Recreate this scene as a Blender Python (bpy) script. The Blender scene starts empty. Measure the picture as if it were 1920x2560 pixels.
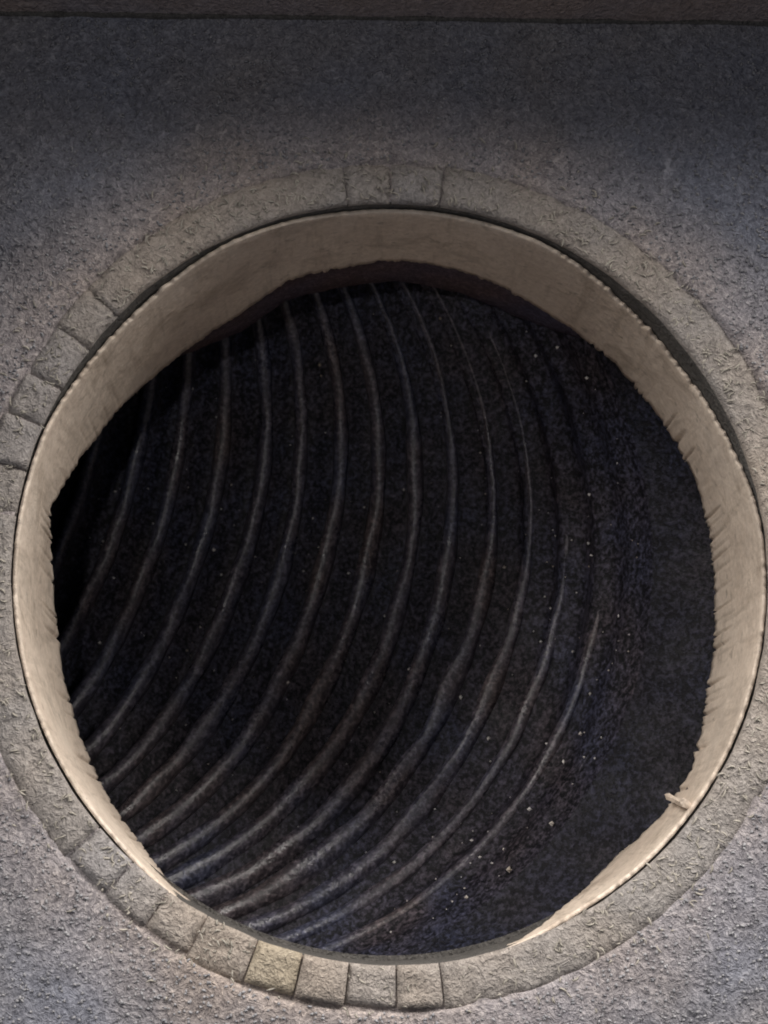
import bpy, math, random
from mathutils import Vector, Matrix, noise

random.seed(11)
U = 0.06                      # radius of the round opening in metres; all lengths below are multiples of it
OV = 1.017                    # the opening is a touch taller than wide

# ------------------------------------------------------------------ camera
sc = bpy.context.scene
F, CX, CY = 4500.0, 960.0, 1280.0
ny = Vector((-207.0, -925.0, -F)).normalized()          # wall normal (into the wall) seen from the camera
wx = (Vector((1, 0, 0)) - ny * ny.x).normalized()
wz = wx.cross(ny)
B = Matrix((wx, ny, wz))                                # camera -> world
pc = Vector((23.7 / F, -137.0 / F, -1.0)) * 4.742
CAM = -(B @ pc)
cam_d = bpy.data.cameras.new('camera')
cam = bpy.data.objects.new('camera', cam_d)
sc.collection.objects.link(cam)
cam.matrix_world = Matrix.Translation(CAM * U) @ B.to_4x4()
cam_d.sensor_fit = 'VERTICAL'
cam_d.sensor_height = 36.0
cam_d.lens = F / 2560.0 * 36.0
cam_d.clip_start = 0.01
cam_d.clip_end = 50
cam_d.dof.use_dof = True
cam_d.dof.focus_distance = 4.85 * U
cam_d.dof.aperture_fstop = 60
sc.camera = cam

# ------------------------------------------------------------------ light
world = bpy.data.worlds.new('World'); sc.world = world; world.use_nodes = True
bg = world.node_tree.nodes['Background']
bg.inputs[0].default_value = (0.50, 0.60, 0.88, 1); bg.inputs[1].default_value = 0.08

def area(name, loc, aim, sx, sy, power, col):
    d = bpy.data.lights.new(name, 'AREA'); d.shape = 'RECTANGLE'; d.size = sx * U; d.size_y = sy * U
    d.energy = power; d.color = col
    o = bpy.data.objects.new(name, d); sc.collection.objects.link(o)
    o.location = Vector(loc) * U
    o.rotation_euler = (Vector(aim) - Vector(loc)).to_track_quat('-Z', 'Y').to_euler()
    return o
area('key_lamp', (-8.8, -5.5, 9.3), (0.0, -0.3, -0.6), 10.0, 11.0, 15.2, (1.0, 0.95, 0.895))
area('key_lamp', (9.6, -5.5, 8.9), (0.0, -0.3, -0.6), 10.0, 11.0, 18.4, (1.0, 0.95, 0.895))
bl = bpy.data.lights.new('glint_light', 'POINT'); bl.energy = 0.55; bl.shadow_soft_size = 0.0035; bl.color = (1.0, 0.95, 0.9)  # added point light near the camera, puts glints on the ribs
glint_light = bpy.data.objects.new('glint_light', bl); sc.collection.objects.link(glint_light); glint_light.location = Vector((-0.75, -5.0, -0.45)) * U

sc.view_settings.view_transform = 'Standard'
sc.view_settings.look = 'None'
sc.view_settings.exposure = 0.0
sc.view_settings.gamma = 1.0
sc.view_settings.use_curve_mapping = False
sc.cycles.filter_width = 1.9

# ------------------------------------------------------------------ helpers
def n1(x, y=0.0, z=0.0):
    return noise.noise(Vector((x, y, z)))
def link(name, verts, faces, mat, parent=None, smooth=True, scale=U):
    me = bpy.data.meshes.new(name)
    me.from_pydata([(v[0] * scale, v[1] * scale, v[2] * scale) for v in verts], [], faces)
    me.materials.append(mat)
    if smooth:
        me.polygons.foreach_set('use_smooth', [True] * len(me.polygons))
    me.update()
    o = bpy.data.objects.new(name, me); sc.collection.objects.link(o)
    if parent: o.parent = parent
    return o
def tag(o, label=None, cat=None, group=None, kind=None):
    if label: o['label'] = label
    if cat: o['category'] = cat
    if group: o['group'] = group
    if kind: o['kind'] = kind
    return o
def empty(name, loc=(0, 0, 0)):
    o = bpy.data.objects.new(name, None); sc.collection.objects.link(o); o.location = Vector(loc) * U
    o.empty_display_size = 0.01
    return o
def ray(px, py):                      # direction through a pixel of the 1920 x 2560 photograph
    return (B @ Vector(((px - CX) / F, -(py - CY) / F, -1.0))).normalized()
def on_wall(px, py, depth=0.0):
    d = ray(px, py); t = (depth - CAM.y) / d.y
    return CAM + d * t
def on_tube(px, py, r):               # where a pixel's ray meets the oval tube of radius r (far side)
    d = ray(px, py)
    ax, az = 1 / r, 1 / (r * OV)
    a = (d.x * ax) ** 2 + (d.z * az) ** 2
    b = 2 * (CAM.x * d.x * ax * ax + CAM.z * d.z * az * az)
    c = (CAM.x * ax) ** 2 + (CAM.z * az) ** 2 - 1
    q = b * b - 4 * a * c
    if q < 0: return None
    t = (-b + math.sqrt(q)) / (2 * a)
    return CAM + d * t
def grid_faces(nu, nv, closed=False, flip=False):
    fs = []
    for i in range(nu if closed else nu - 1):
        i2 = (i + 1) % nu
        for j in range(nv - 1):
            f = (i * nv + j, i2 * nv + j, i2 * nv + j + 1, i * nv + j + 1)
            fs.append(f[::-1] if flip else f)
    return fs

# ------------------------------------------------------------------ materials
def mat_new(name):
    m = bpy.data.materials.new(name); m.use_nodes = True
    nt = m.node_tree
    return m, nt, nt.nodes['Principled BSDF']
def nd(nt, typ, **kw):
    n = nt.nodes.new(typ)
    for k, v in kw.items():
        if k.startswith('i_'):
            n.inputs[k[2:]].default_value = v
        else: setattr(n, k, v)
    return n
def ramp(nt, src, stops):
    r = nt.nodes.new('ShaderNodeValToRGB'); e = r.color_ramp.elements
    while len(e) > 1: e.remove(e[-1])
    e[0].position = stops[0][0]; e[0].color = (*stops[0][1], 1)
    for p, c in stops[1:]:
        x = e.new(p); x.color = (*c, 1)
    nt.links.new(src, r.inputs[0]); return r.outputs[0]
def mix(nt, fac, a, b, typ='MIX'):
    m = nt.nodes.new('ShaderNodeMix'); m.data_type = 'RGBA'; m.blend_type = typ
    if isinstance(fac, (int, float)): m.inputs[0].default_value = fac
    else: nt.links.new(fac, m.inputs[0])
    for s, v in ((6, a), (7, b)):
        if isinstance(v, tuple): m.inputs[s].default_value = (*v, 1)
        else: nt.links.new(v, m.inputs[s])
    return m.outputs[2]
def tex(nt, co, scale, detail=3, rough=.55, dist=0.0):
    n = nd(nt, 'ShaderNodeTexNoise'); n.inputs['Scale'].default_value = scale
    n.inputs['Detail'].default_value = detail; n.inputs['Roughness'].default_value = rough
    n.inputs['Distortion'].default_value = dist
    nt.links.new(co, n.inputs['Vector']); return n.outputs['Fac']
def coords(nt):
    return nt.nodes.new('ShaderNodeTexCoord').outputs['Object']
def bump(nt, bs, h, strength, dist, prev=None):
    b = nt.nodes.new('ShaderNodeBump'); b.inputs['Strength'].default_value = strength
    b.inputs['Distance'].default_value = dist
    nt.links.new(h, b.inputs['Height'])
    if prev is not None: nt.links.new(prev, b.inputs['Normal'])
    nt.links.new(b.outputs[0], bs.inputs['Normal']); return b.outputs[0]

def fibrous(name, c_lo, c_mid, c_hi, hue_a, hue_b, scale=1.0, bstr=.9, dust=None):
    m, nt, bs = mat_new(name); co = coords(nt)
    fine = tex(nt, co, 1500 * scale, 2, .6, 1.0)
    mid = tex(nt, co, 480 * scale, 3, .65, 1.8)
    big = tex(nt, co, 26, 3, .6)
    col = ramp(nt, mid, [(.32, c_lo), (.5, c_mid), (.60, c_mid), (.72, c_hi)])
    col2 = ramp(nt, fine, [(.34, c_lo), (.52, c_mid), (.74, c_hi)])
    c = mix(nt, .5, col, col2)
    hue = ramp(nt, big, [(.36, hue_a), (.64, hue_b)])
    c = mix(nt, 1.0, c, hue, 'MULTIPLY')
    if dust:                                   # beige dust lying round the opening
        ln = nt.nodes.new('ShaderNodeVectorMath'); ln.operation = 'LENGTH'; nt.links.new(co, ln.inputs[0])
        mr = nt.nodes.new('ShaderNodeMapRange'); mr.inputs[1].default_value = 1.36 * U; mr.inputs[2].default_value = 1.09 * U
        nt.links.new(ln.outputs['Value'], mr.inputs[0])
        ad = nt.nodes.new('ShaderNodeMath'); ad.operation = 'MULTIPLY'
        nt.links.new(mr.outputs[0], ad.inputs[0])
        nt.links.new(ramp(nt, tex(nt, co, 60, 5, .7), [(.25, (.78,) * 3), (.65, (1.0,) * 3)]), ad.inputs[1])
        dd = mix(nt, 1.0, c, dust, 'MULTIPLY')
        c = mix(nt, ad.outputs[0], c, dd)
    nt.links.new(c, bs.inputs['Base Color'])
    bs.inputs['Roughness'].default_value = .9
    bs.inputs['Specular IOR Level'].default_value = .2
    p = bump(nt, bs, mid, bstr, .0009)
    bump(nt, bs, fine, bstr * .7, .0005, p)
    return m
M_wall = fibrous('grey_felt', (.09, .091, .107), (.195, .197, .219), (.42, .418, .44), (.93, .97, 1.06), (1.08, 1.02, .96), dust=(1.82, 1.58, 1.32))
M_ledge = fibrous('brown_felt', (.17, .15, .145), (.30, .265, .255), (.45, .405, .39), (.95, .97, 1.05), (1.1, 1.0, .93))
M_rim = [fibrous('rim_dusty', (.185, .168, .154), (.32, .290, .266), (.49, .45, .415), (.95, .97, 1.0), (1.06, 1.0, .93)),
         fibrous('rim_dusty_grey', (.185, .172, .162), (.315, .291, .273), (.48, .445, .42), (.95, .97, 1.02), (1.05, 1.0, .94)),
         fibrous('rim_dusty_straw', (.20, .178, .145), (.35, .312, .256), (.51, .46, .385), (.97, .98, 1.0), (1.05, 1.0, .92))]
M_recess_shade = fibrous('recess_shade', (.05, .048, .046), (.10, .094, .088), (.17, .16, .15), (1, 1, 1), (1, 1, 1))  # dark tone painted as shade for bore, gap and ledge crease

def m_fuzz(name, a, b):
    m, nt, bs = mat_new(name); co = coords(nt)
    nt.links.new(ramp(nt, tex(nt, co, 160, 2), [(.35, a), (.65, b)]), bs.inputs['Base Color'])
    bs.inputs['Roughness'].default_value = .8; bs.inputs['Specular IOR Level'].default_value = .25
    return m
M_fuzz = m_fuzz('grey_fibre', (.19, .19, .205), (.34, .335, .345))
M_fuzz_w = m_fuzz('tan_fibre', (.28, .26, .225), (.44, .405, .35))

m, nt, bs = mat_new('cream_collar'); co = coords(nt)
c = ramp(nt, tex(nt, co, 40, 4, .65), [(.3, (.58, .47, .38)), (.52, (.72, .605, .50)), (.75, (.80, .695, .59))])
c = mix(nt, .5, c, ramp(nt, tex(nt, co, 900, 3, .7), [(.3, (.46, .38, .30)), (.7, (.76, .66, .56))]))
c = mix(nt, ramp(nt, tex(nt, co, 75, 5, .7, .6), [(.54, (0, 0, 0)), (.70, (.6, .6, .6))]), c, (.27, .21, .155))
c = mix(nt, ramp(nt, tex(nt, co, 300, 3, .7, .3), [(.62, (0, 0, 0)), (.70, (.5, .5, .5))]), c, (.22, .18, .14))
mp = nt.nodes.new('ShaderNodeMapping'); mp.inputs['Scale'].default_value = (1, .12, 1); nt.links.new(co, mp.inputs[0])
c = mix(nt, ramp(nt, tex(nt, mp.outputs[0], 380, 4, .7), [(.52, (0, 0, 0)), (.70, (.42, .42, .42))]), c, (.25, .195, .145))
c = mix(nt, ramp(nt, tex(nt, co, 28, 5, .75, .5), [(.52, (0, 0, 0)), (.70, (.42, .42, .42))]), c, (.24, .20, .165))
nt.links.new(c, bs.inputs['Base Color']); bs.inputs['Roughness'].default_value = .7
bs.inputs['Specular IOR Level'].default_value = .3
p = bump(nt, bs, tex(nt, co, 520, 5, .7), .55, .0007)
M_collar = m

def plastic(name, lo, hi, r0, r1, sp=.5, bs_=1.0):
    m, nt, bs = mat_new(name); co = coords(nt)
    a = tex(nt, co, 700, 3, .75); b = tex(nt, co, 80, 4, .65); d = tex(nt, co, 1300, 2, .6); g = tex(nt, co, 55, 2, .5)
    c = mix(nt, .5, ramp(nt, a, [(.47, lo), (.65, hi)]), ramp(nt, d, [(.49, lo), (.62, hi)]))
    c = mix(nt, 1.0, c, ramp(nt, g, [(.35, (.80, .93, 1.38)), (.65, (1.08, .97, 1.02))]), 'MULTIPLY')
    nt.links.new(c, bs.inputs['Base Color'])
    rr = ramp(nt, b, [(.3, (r0,) * 3), (.7, (r1,) * 3)])
    nt.links.new(rr, bs.inputs['Roughness'])
    bs.inputs['Specular IOR Level'].default_value = sp
    p = bump(nt, bs, a, .6 * bs_, .0009); bump(nt, bs, d, .5 * bs_, .0005, p)
    return m
M_hose = plastic('black_hose', (.002, .002, .004), (.088, .080, .092), .5, .75, .35, .7)
M_rib = plastic('black_rib', (.036, .033, .035), (.175, .158, .155), .14, .55, .6, .45)
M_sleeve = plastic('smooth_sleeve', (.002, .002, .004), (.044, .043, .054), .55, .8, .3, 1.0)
M_cuff = plastic('dusty_cuff', (.06, .045, .048), (.14, .11, .11), .7, .9, .2)
m, nt, bs = mat_new('grit'); co = coords(nt)
nt.links.new(ramp(nt, tex(nt, co, 120, 2), [(.35, (.35, .29, .22)), (.55, (.85, .82, .80))]), bs.inputs['Base Color'])
bs.inputs['Roughness'].default_value = .4
M_grit = m

# ------------------------------------------------------------------ panel with the round opening (the wall)
RIM_W = 0.108
def out_r(phi):                       # outline of the opening, a little uneven
    return 1.0 + .004 * n1(2.5 * math.cos(phi), 2.5 * math.sin(phi), 1.7) + .0025 * n1(14 * math.cos(phi), 14 * math.sin(phi), 4.1)
NA = 480
verts = []; prof_n = None
for i in range(NA):
    ph = 2 * math.pi * i / NA
    cs, sn = math.cos(ph), math.sin(ph)
    r0 = out_r(ph) + .002
    prof = [(r0, .30), (r0, .16), (r0, .05), (r0 + .004, .012)]          # bore, then the seat of the rim blocks
    for k in range(3): prof.append((1.0 + RIM_W * (.2 + .4 * k), .010 + .004 * n1(ph * 20, k, 2)))
    re = 1.0 + RIM_W + .006 + .003 * n1(9 * cs, 9 * sn, 8)
    prof += [(re, .010), (re + .004, .003), (re + .014, 0.0)]
    lim = 3.2
    for k in range(1, 71):
        t = k / 70.0
        prof.append((re + .014 + (lim - re) * (t ** 1.35), 0.0))
    prof_n = len(prof)
    for (r, y) in prof:
        x, z = r * cs, r * sn * OV
        if r > 1.12:
            y += .010 * n1(3 * x, 3 * z, .5) + .006 * n1(15 * x, 15 * z, 2.5) + .0035 * n1(40 * x, 40 * z, 5.5)
        verts.append((x, y, z))
wall = link('wall', verts, grid_faces(NA, prof_n, True), M_wall)
wall.data.materials.append(M_recess_shade)                      # cut edge inside the opening, coloured dark in place of shade
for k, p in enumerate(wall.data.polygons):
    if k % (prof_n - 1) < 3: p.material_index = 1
tag(wall, 'rough grey fibrous panel with a large round opening cut through it', 'wall', kind='structure')

# added dark plate that blocks light in the gap between bore and collar
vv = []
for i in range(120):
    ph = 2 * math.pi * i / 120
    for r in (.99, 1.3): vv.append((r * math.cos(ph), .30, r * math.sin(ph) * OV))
link('gap_backing', vv, grid_faces(120, 2, True), M_recess_shade, wall)

# ------------------------------------------------------------------ overhanging ledge along the top
a = on_wall(0, 34); b = on_wall(1920, 60)
dirx = (b - a).normalized(); L = 5.0
mid = (a + b) / 2
vs = []; NX = 300
prof = [(.03, .004), (0.0, .0), (-.02, .003), (-.10, .012), (-.25, .014), (-.45, .016), (-.82, .017), (-.855, .03), (-.865, .06), (-.865, .30), (-.85, .33), (.03, .34)]
for i in range(NX):
    s = -L + 2 * L * i / (NX - 1)
    p0 = mid + dirx * s
    for (y, z) in prof:
        w = .006 * n1(6 * s, y * 8, 3) + .004 * n1(22 * s, y * 20, 7)
        vs.append((p0.x, y, p0.z + z + w))
ledge = link('ledge', vs, grid_faces(NX, len(prof), False), M_ledge)
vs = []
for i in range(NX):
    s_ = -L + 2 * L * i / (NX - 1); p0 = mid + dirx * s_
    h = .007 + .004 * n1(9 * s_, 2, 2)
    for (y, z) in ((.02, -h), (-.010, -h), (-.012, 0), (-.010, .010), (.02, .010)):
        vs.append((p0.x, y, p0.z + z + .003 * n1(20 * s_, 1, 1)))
link('crease_shade', vs, grid_faces(NX, 5), M_recess_shade, ledge)  # dark strip standing in for the shaded crease under the ledge
tag(ledge, 'brownish grey ledge overhanging the panel along the top edge', 'ledge', kind='structure')

# ------------------------------------------------------------------ rim of small blocks round the opening
rim = empty('block_rim', (0, 0, 0))
tag(rim, 'tan grey ring of small rough blocks set round the opening', 'rim')
NB = 52
def strong(deg):                      # where the joints stand open in the photograph
    d = deg % 360
    for c, w in ((263, 17), (158, 17), (231, 9), (88, 6)):
        if abs((d - c + 180) % 360 - 180) < w: return 1.0
    return .0
pieces = []                           # single blocks where joints show, plain bands where the dust hides them
run = None
cuts = [2 * math.pi * (i + random.uniform(-.10, .10)) / NB for i in range(NB)] + [2 * math.pi]
cuts[0] = 0.0
for i in range(NB):
    a0, a1 = cuts[i], cuts[i + 1]
    st = strong(math.degrees((a0 + a1) / 2))
    if st > .5:
        if run: pieces.append((run[0], run[1], 0)); run = None
        pieces.append((a0, a1, 1))
    else: run = (run[0] if run else a0, a1)
if run: pieces.append((run[0], run[1], 0))
for i, (a0, a1, st) in enumerate(pieces):
    g = .0030 * random.uniform(.4, 1.4) if st else .001
    a0 += g; a1 -= g
    lift = random.uniform(-.004, .005) if st else 0
    tilt = random.uniform(-.006, .006) * st; wo = random.uniform(-.007, .004) * st
    d = math.degrees((a0 + a1) / 2) % 360
    if st and 245 < d < 300: lift += .006; wo -= .003
    NU, NV = (8, 8) if st else (max(8, int((a1 - a0) / .017)), 8)
    vs = []
    for u in range(NU):
        tu = u / (NU - 1); ph = a0 + (a1 - a0) * tu
        for v in range(NV):
            tv = v / (NV - 1)
            r = out_r(ph) + .002 + (RIM_W + wo + (0 if st else .010)) * tv + (.003 * n1(11 * ph, i, 3) + (0 if st else .014 * n1(16 * ph, 2, 3) + .008 * n1(50 * ph, 5, 3))) * max(0, tv - .4)
            e = min(tu, 1 - tu) * (NU - 1); f = min(tv, 1 - tv) * (NV - 1)
            drop = .005 * st * max(0, 1 - e) + (.002 + .005 * st) * max(0, 1 - f) + (0 if st else .010 * max(0.0, (tv - .7) / .3))
            y = -.002 + drop - lift + tilt * (tu - .5) + .009 * n1(20 * ph, 22 * r, i * .37) * (1 if st else .8)
            vs.append((r * math.cos(ph), y, r * math.sin(ph) * OV))
    fs = grid_faces(NU, NV)
    base = len(vs)
    loop = [u * NV for u in range(NU)] + [(NU - 1) * NV + v for v in range(1, NV)] + [u * NV + NV - 1 for u in range(NU - 2, -1, -1)] + [v for v in range(NV - 2, 0, -1)]
    for k in loop: vs.append((vs[k][0], .02, vs[k][2]))
    n = len(loop)
    for k in range(n):
        fs.append((loop[k], base + k, base + (k + 1) % n, loop[(k + 1) % n]))
    mt = M_rim[random.choice((0, 0, 1)) if st else 0]
    if 252 < d < 258: mt = M_rim[2]
    link('block' if st else 'dusty_band', vs, fs, mt, rim)

# ------------------------------------------------------------------ cream collar lining the opening
RC, RO = .986, .998
k_ = 1920 / 1659
bpts = [(110,1100),(115,1250),(130,1400),(155,1530),(195,1630),(240,1730),(300,1815),(345,1870),(1330,1850),(1395,1795),(1430,1765),(1500,1650),(1530,1500),
        (1548,1300),(1535,1150),(1500,1020),(1440,920),(1370,830),(1290,750),(1200,690),(1130,645),(1040,602),(950,577),
        (860,563),(740,580),(620,607),(520,680),(440,730),(340,810),(260,880),(190,970),(130,1060)]
tab = []
for (x, y) in bpts:
    P = on_tube(x * k_, y * k_, RC)
    if P is None: continue
    tab.append((math.atan2(P.z / OV, P.x) % (2 * math.pi), min(max(P.y, .2), .9)))
for dg, dp in ((238, .30), (248, .14), (262, .07), (276, .07), (290, .12), (300, .30)): tab.append((math.radians(dg), dp))
tab.sort()
print('collar depth', [(round(math.degrees(a)), round(d, 2)) for a, d in tab])
def depth_end(ph):
    ph %= 2 * math.pi
    for i in range(len(tab)):
        a0, d0 = tab[i]; a1, d1 = tab[(i + 1) % len(tab)]
        if i == len(tab) - 1:
            a1 += 2 * math.pi
            if ph < a0: ph += 2 * math.pi
        if a0 <= ph <= a1:
            t = (ph - a0) / max(a1 - a0, 1e-6)
            return d0 + (d1 - d0) * t
    return tab[0][1]
def bumpf(d, c, w):
    x = abs((d - c + 180) % 360 - 180) / w
    return max(0.0, 1 - x * x) ** 1.5
NA2 = 1440; NV2 = 22
random.seed(5)
teeth = []                            # ragged saw marks along the inner end
ph = 0
while ph < 2 * math.pi:
    w = random.choice((.02, .025, .035, .05, .07)) * random.uniform(.7, 1.3); teeth.append((ph, w, random.random() ** 1.3)); ph += w
def saw(ph):
    lo, hi = 0, len(teeth) - 1
    while lo < hi:
        m_ = (lo + hi + 1) // 2
        if teeth[m_][0] <= ph: lo = m_
        else: hi = m_ - 1
    p, w, s = teeth[lo]
    return (ph - p) / w, s
vs = []
for i in range(NA2):
    ph = 2 * math.pi * i / NA2
    d = math.degrees(ph)
    cs, sn = math.cos(ph), math.sin(ph)
    t, s = saw(ph)
    side = 1.0 if (d < 50 or d > 165) else .55
    de = depth_end(ph) + .035 * bumpf(d, 350, 75) + side * (.042 * s * math.sin(math.pi * t) ** .7 - .012) + .016 * n1(24 * cs, 24 * sn, 2) + .010 * n1(70 * cs, 70 * sn, 2)
    df = .020 + .006 * n1(5 * cs, 5 * sn, 9) + .10 * bumpf(d, 37, 30) + .06 * bumpf(d, 138, 22) + .025 * bumpf(d, 90, 40)
    df += .005 * n1(60 * cs, 60 * sn, 1) * (1 + 3 * bumpf(d, 38, 30) + 2 * bumpf(d, 137, 24))
    groove = max(0.0, 1 - abs(t - .5) / .16) * s * (1.0 if (d < 32 or d > 320 or 165 < d < 232) else .15)
    sh = .024 * min(1.0, 1.6 * bumpf(d, 262, 38))
    ring = []
    ring.append((RO, de)); ring.append((RO, df + .012)); ring.append((RO - .001, df))
    ring.append((RC + .0015, df - .0005)); ring.append((RC, df + .003))
    for k in range(1, NV2 - 6):
        tt = k / (NV2 - 7)
        y = df + .003 + (de - df - .003) * tt
        g = groove * max(0.0, (tt - .55) / .45) ** .6 if tt > .55 else 0
        r = RC + .022 * g - .004 * n1(8 * cs, 8 * sn, 6 * y) + .002 * n1(40 * cs, 40 * sn, 30 * y)
        ring.append((r, y))
    ring.append((RO, de + .001))
    for (r, y) in ring: vs.append(((r + sh) * cs, y, (r + sh) * sn * OV))
nv = len(ring)
coll = empty('collar', (0, 0, 0))
tag(coll, 'cream tan tubular collar with ragged inner edge lining the round opening', 'collar')
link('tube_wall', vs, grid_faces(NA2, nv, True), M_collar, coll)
# burr that sticks out of the ragged edge on the lower right
P = on_tube(1715, 2010, RC - .01); Q = on_tube(1672, 1990, RC - .01)
tip = CAM + (Q - CAM) * .985
ax_ = (tip - P).normalized(); s1 = ax_.cross(Vector((0, 1, 0))).normalized(); s2 = ax_.cross(s1)
vs = []; fs = []
LN = (tip - P).length
for k, (t, w) in enumerate(((-.05, .020), (.2, .019), (.45, .012), (.75, .017), (.95, .010))):
    for q in range(6):
        an = q * math.pi / 3
        rr = w * (1 + .7 * n1(q * 1.7, k * 2.3, 4))
        vs.append(P + ax_ * LN * t + s1 * rr * math.cos(an) + s2 * rr * math.sin(an) * .55 + s1 * .010 * n1(k * 1.9, 2, 7))
fs = [(k * 6 + q, k * 6 + (q + 1) % 6, (k + 1) * 6 + (q + 1) % 6, (k + 1) * 6 + q) for k in range(4) for q in range(6)]
fs += [tuple(range(24, 30)), tuple(range(5, -1, -1))]
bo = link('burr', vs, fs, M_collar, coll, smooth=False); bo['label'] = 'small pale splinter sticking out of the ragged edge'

# ------------------------------------------------------------------ black corrugated hose bending away to the upper left
HA, HRB, HD0, HR, HT = .3363, 1.0625, -.3653, 1.2466, -.8172
bdir = Vector((-math.cos(HA), 0, math.sin(HA))); yv = Vector((0, 1, 0)); sv = bdir.cross(yv)
def hring(th, ps, dr=0.0):
    tl = HT
    c = bdir * HRB * (1 - math.cos(th)) + yv * (HD0 + HRB * math.sin(th))
    nn = -bdir * math.cos(th + tl) + yv * math.sin(th + tl)
    return c + (HR + dr) * (math.cos(ps) * nn + math.sin(ps) * sv)
STEP = math.radians(4.30); T0 = math.radians(58.0)
def fade(th):                         # the corrugation is shallow near the mouth of the hose
    return min(1.0, max(.0, (th - math.radians(55)) / math.radians(24)))
hose = empty('corrugated_hose', (0, .35, 0))
tag(hose, 'black corrugated hose bending away to the upper left inside the opening', 'hose')
off = Vector((0, -.35, 0))
NT, NP = 330, 220
vs = []
for i in range(NT):
    th = math.radians(55 + 78 * max(0, i - 40) / (NT - 41))
    lo = min(1.0, i / 40.0)                                  # loft from the round mouth to the first bend ring
    cyc = (th - T0) / STEP
    trough = .5 - .5 * math.cos(2 * math.pi * cyc)          # 0 on a rib, 1 between ribs
    dr0 = .015 + .075 * fade(th) * trough ** .8
    for j in range(NP):
        ps = 2 * math.pi * j / NP
        q = hring(th, ps, dr0)
        if lo < 1:
            q0 = (-bdir * math.cos(ps) + sv * math.sin(ps)) * 1.05 + yv * (.30 + .27 * max(0.0, math.cos(ps)) ** .7)
            q = q0.lerp(q, lo ** .9)
        q = q + (q.normalized()) * (.006 * n1(q.x * 6, q.y * 6, q.z * 6) + .003 * n1(q.x * 25, q.y * 25, q.z * 25))
        vs.append(q + off)
fs = []
for i in range(NT - 1):
    for j in range(NP):
        j2 = (j + 1) % NP
        fs.append((i * NP + j, i * NP + j2, (i + 1) * NP + j2, (i + 1) * NP + j))
fs.append(tuple((NT - 1) * NP + j for j in range(NP)))
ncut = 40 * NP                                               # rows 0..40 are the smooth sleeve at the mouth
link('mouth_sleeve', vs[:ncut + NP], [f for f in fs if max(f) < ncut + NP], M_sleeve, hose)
link('hose_wall', vs[ncut:], [tuple(v - ncut for v in f) for f in fs if min(f) >= ncut], M_hose, hose)
random.seed(21)
for k in range(0, 17):
    th = T0 + STEP * k
    NPr, NC = 260, 8
    vs = []
    ph0 = random.uniform(0, 50)
    for j in range(NPr):
        ps = 2 * math.pi * j / NPr
        wob = .012 * n1(1.6 * math.cos(ps), 1.6 * math.sin(ps), ph0) + .0025 * n1(8 * math.cos(ps), 8 * math.sin(ps), ph0 + 9)
        up = max(0.0, -math.sin(ps)) if math.cos(ps) > 0 else 1.0        # the ribs die out towards the upper right
        amp = max(.0, min(1.0, (math.degrees(th) - 52 - 22 * up) / 22)) * (1 - .6 * min(1, up * 1.2))
        c0 = hring(th + wob * .6, ps, .004 + .040 * (1 - amp))
        c1 = hring(th + wob * .6, ps, -.05)
        inw = (c1 - c0).normalized()
        tg = (hring(th, ps + .01) - hring(th, ps - .01)).normalized()
        ac = inw.cross(tg)
        w = .027 * (1 + .3 * n1(9 * math.cos(ps), 9 * math.sin(ps), ph0 + 3)) * (.8 + .2 * amp)
        h = .038 * max(.1, amp) * (1 + .5 * n1(7 * math.cos(ps), 7 * math.sin(ps), ph0 + 30))
        for q in range(NC):
            an = 2 * math.pi * q / NC
            vs.append(c0 + ac * w * math.cos(an) + inw * h * math.sin(an) + off)
    fs = []
    for j in range(NPr):
        j2 = (j + 1) % NPr
        for q in range(NC):
            q2 = (q + 1) % NC
            fs.append((j * NC + q, j2 * NC + q, j2 * NC + q2, j * NC + q2))
    link('rib', vs, fs, M_rib, hose)
# dusty lip of the hose mouth, seen under the collar at the top
vs = []; NCU = 140
for i in range(NCU):
    d = 52 + 78 * i / (NCU - 1); ph = math.radians(d)
    tp = min(1, (d - 52) / 14, (130 - d) / 14) ** .7 if 52 < d < 130 else 0
    y0 = depth_end(ph) - .05
    y1 = depth_end(ph) + .02 + .20 * max(tp, 0) + .012 * n1(d * .35, 3, 3)
    for (r, t) in ((1.008, 0), (1.008, 1), (1.002, 1.02), (.998, 1.0), (.998, .66), (.998, .33), (.998, 0)):
        y = y0 + (y1 - y0) * t
        r2 = r + .003 * n1(d * .2, y * 20, 1)
        vs.append(Vector((r2 * math.cos(ph), y, r2 * math.sin(ph) * OV)) + off)
link('cuff', vs, grid_faces(NCU, 7), M_cuff, hose)['label'] = 'dusty purplish brown lip of the hose under the collar'

# ------------------------------------------------------------------ fibres and grit
def fibre_mesh(name, spots, mat):
    vs = []; fs = []
    for (p, ang, ln, w, curl, hgt) in spots:
        n = 5; b0 = len(vs); a = ang
        q = Vector(p)
        for k in range(n):
            t = k / (n - 1)
            up = -hgt * math.sin(math.pi * min(1, t * 1.05))
            ww = w * (1 - .65 * abs(2 * t - 1) ** 2)
            nx, nz = -math.sin(a), math.cos(a)
            for (ox, oy) in ((1, .15), (0, -.9), (-1, .15)):
                vs.append((q.x + nx * ww * ox, q.y + up + ww * oy, q.z + nz * ww * ox))
            q = q + Vector((math.cos(a), 0, math.sin(a))) * ln / (n - 1)
            a += curl / (n - 1)
        for k in range(n - 1):
            for e in range(3):
                e2 = (e + 1) % 3
                fs.append((b0 + k * 3 + e, b0 + k * 3 + e2, b0 + k * 3 + 3 + e2, b0 + k * 3 + 3 + e))
    return link(name, vs, fs, mat)
random.seed(77)
sp = []
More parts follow.
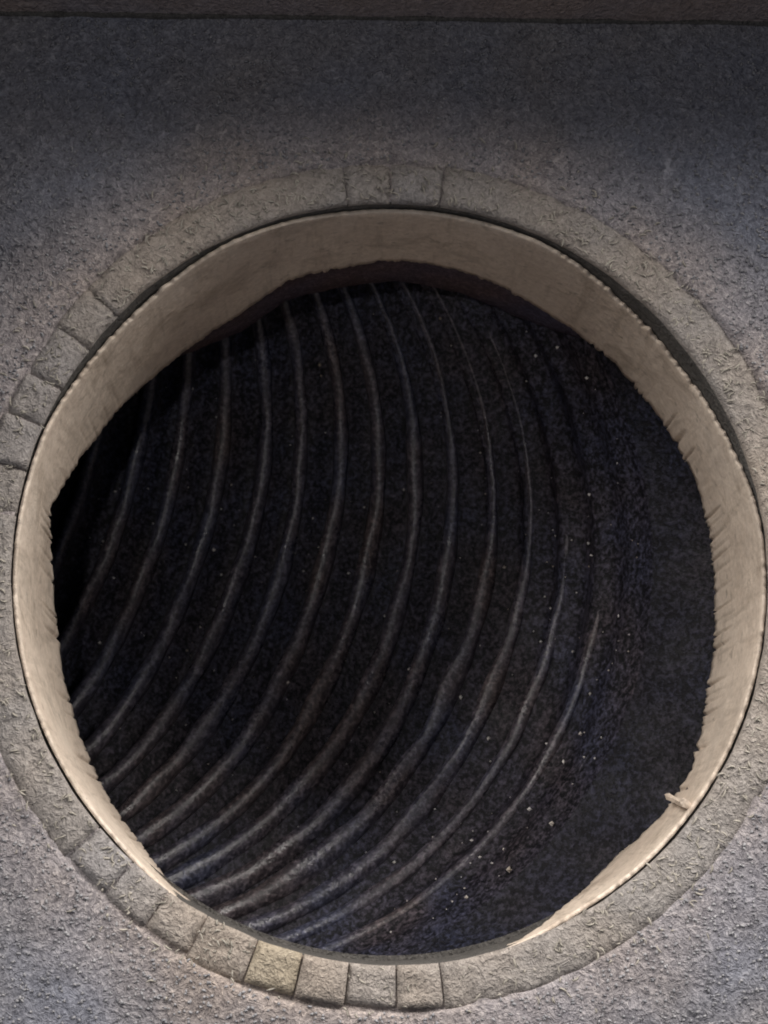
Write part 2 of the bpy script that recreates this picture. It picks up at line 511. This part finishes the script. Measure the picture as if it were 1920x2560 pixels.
while len(sp) < 9000:
    x = random.uniform(-1.35, 1.35); z = random.uniform(-1.5, 1.55)
    r = math.hypot(x, z / OV)
    if r < 1.12: continue
    dens = .35 + .65 * (n1(2.2 * x, 2.2 * z, 31) * .5 + .5)
    if z > .9: dens *= .7
    if random.random() > dens: continue
    y = .010 * n1(3 * x, 3 * z, .5) + .006 * n1(15 * x, 15 * z, 2.5) - .001
    sp.append(((x, y, z), random.uniform(0, 6.28), random.uniform(.004, .013), random.uniform(.0026, .0050), random.uniform(-2.6, 2.6), random.uniform(.0, .002)))
fz = fibre_mesh('wall_fuzz', sp, M_fuzz)
tag(fz, 'short pale grey fibres matted over the face of the panel', 'fibres', kind='stuff')
sp = []
while len(sp) < 1300:
    ph = random.uniform(0, 2 * math.pi)
    r = 1.0 + abs(random.gauss(0, .085))
    if r < 1.006 or r > 1.25: continue
    d = math.degrees(ph)
    if 250 < d < 290 and random.random() < .6: continue
    x, z = r * math.cos(ph), r * math.sin(ph) * OV
    an = ph + random.gauss(0, .7) if random.random() < .55 else random.uniform(0, 6.28)
    sp.append(((x, -.003 if r < 1.115 else -.001, z), an, random.uniform(.006, .026), random.uniform(.0018, .0036), random.uniform(-2, 2), random.uniform(.0, .002)))
fz = fibre_mesh('rim_fuzz', sp, M_fuzz_w)
tag(fz, 'short tan fibres matted over the ring of blocks round the opening', 'fibres', kind='stuff')

vs = []; fs = []
def shard(c, s):
    b0 = len(vs)
    for q in ((1, 0, 0), (-1, 0, 0), (0, 1, 0), (0, -1, 0), (0, 0, 1), (0, 0, -1)):
        k = s * random.uniform(.5, 1.3)
        vs.append(Vector(c) + Vector(q) * k)
    for t in ((0, 2, 4), (2, 1, 4), (1, 3, 4), (3, 0, 4), (2, 0, 5), (1, 2, 5), (3, 1, 5), (0, 3, 5)):
        fs.append(tuple(b0 + e for e in t))
random.seed(9)
for _ in range(600):
    th = math.radians(random.uniform(56, 122)); ps = random.gauss(.15, .6)
    cyc = (th - T0) / STEP; trough = .5 - .5 * math.cos(2 * math.pi * cyc)
    c = hring(th, ps, .015 + .075 * fade(th) * trough ** .8 - .006)
    shard(c, random.choice((.002, .002, .003, .003, .004, .006)))
for (px, py, th) in ((725, 1715, 50), (1240, 1860, 24), (1475, 1865, 14), (1345, 2240, 15), (1330, 2258, 15), (1435, 2125, 12), (555, 1395, 57), (1180, 1745, 26)):
    d = ray(px, py)
    # nearest hose ring point along that pixel's ray
    best = None
    for a in range(56, 125):
        for b in range(-45, 46):
            q = hring(math.radians(a), b * .03, .05)
            v = q - CAM; e = (v - d * v.dot(d)).length
            if best is None or e < best[0]: best = (e, a, b)
    shard(hring(math.radians(best[1]), best[2] * .03, .005), .009)
g = link('grit', vs, fs, M_grit, smooth=False)
tag(g, 'scattered pale specks of grit lying inside the black hose', 'grit', kind='stuff')
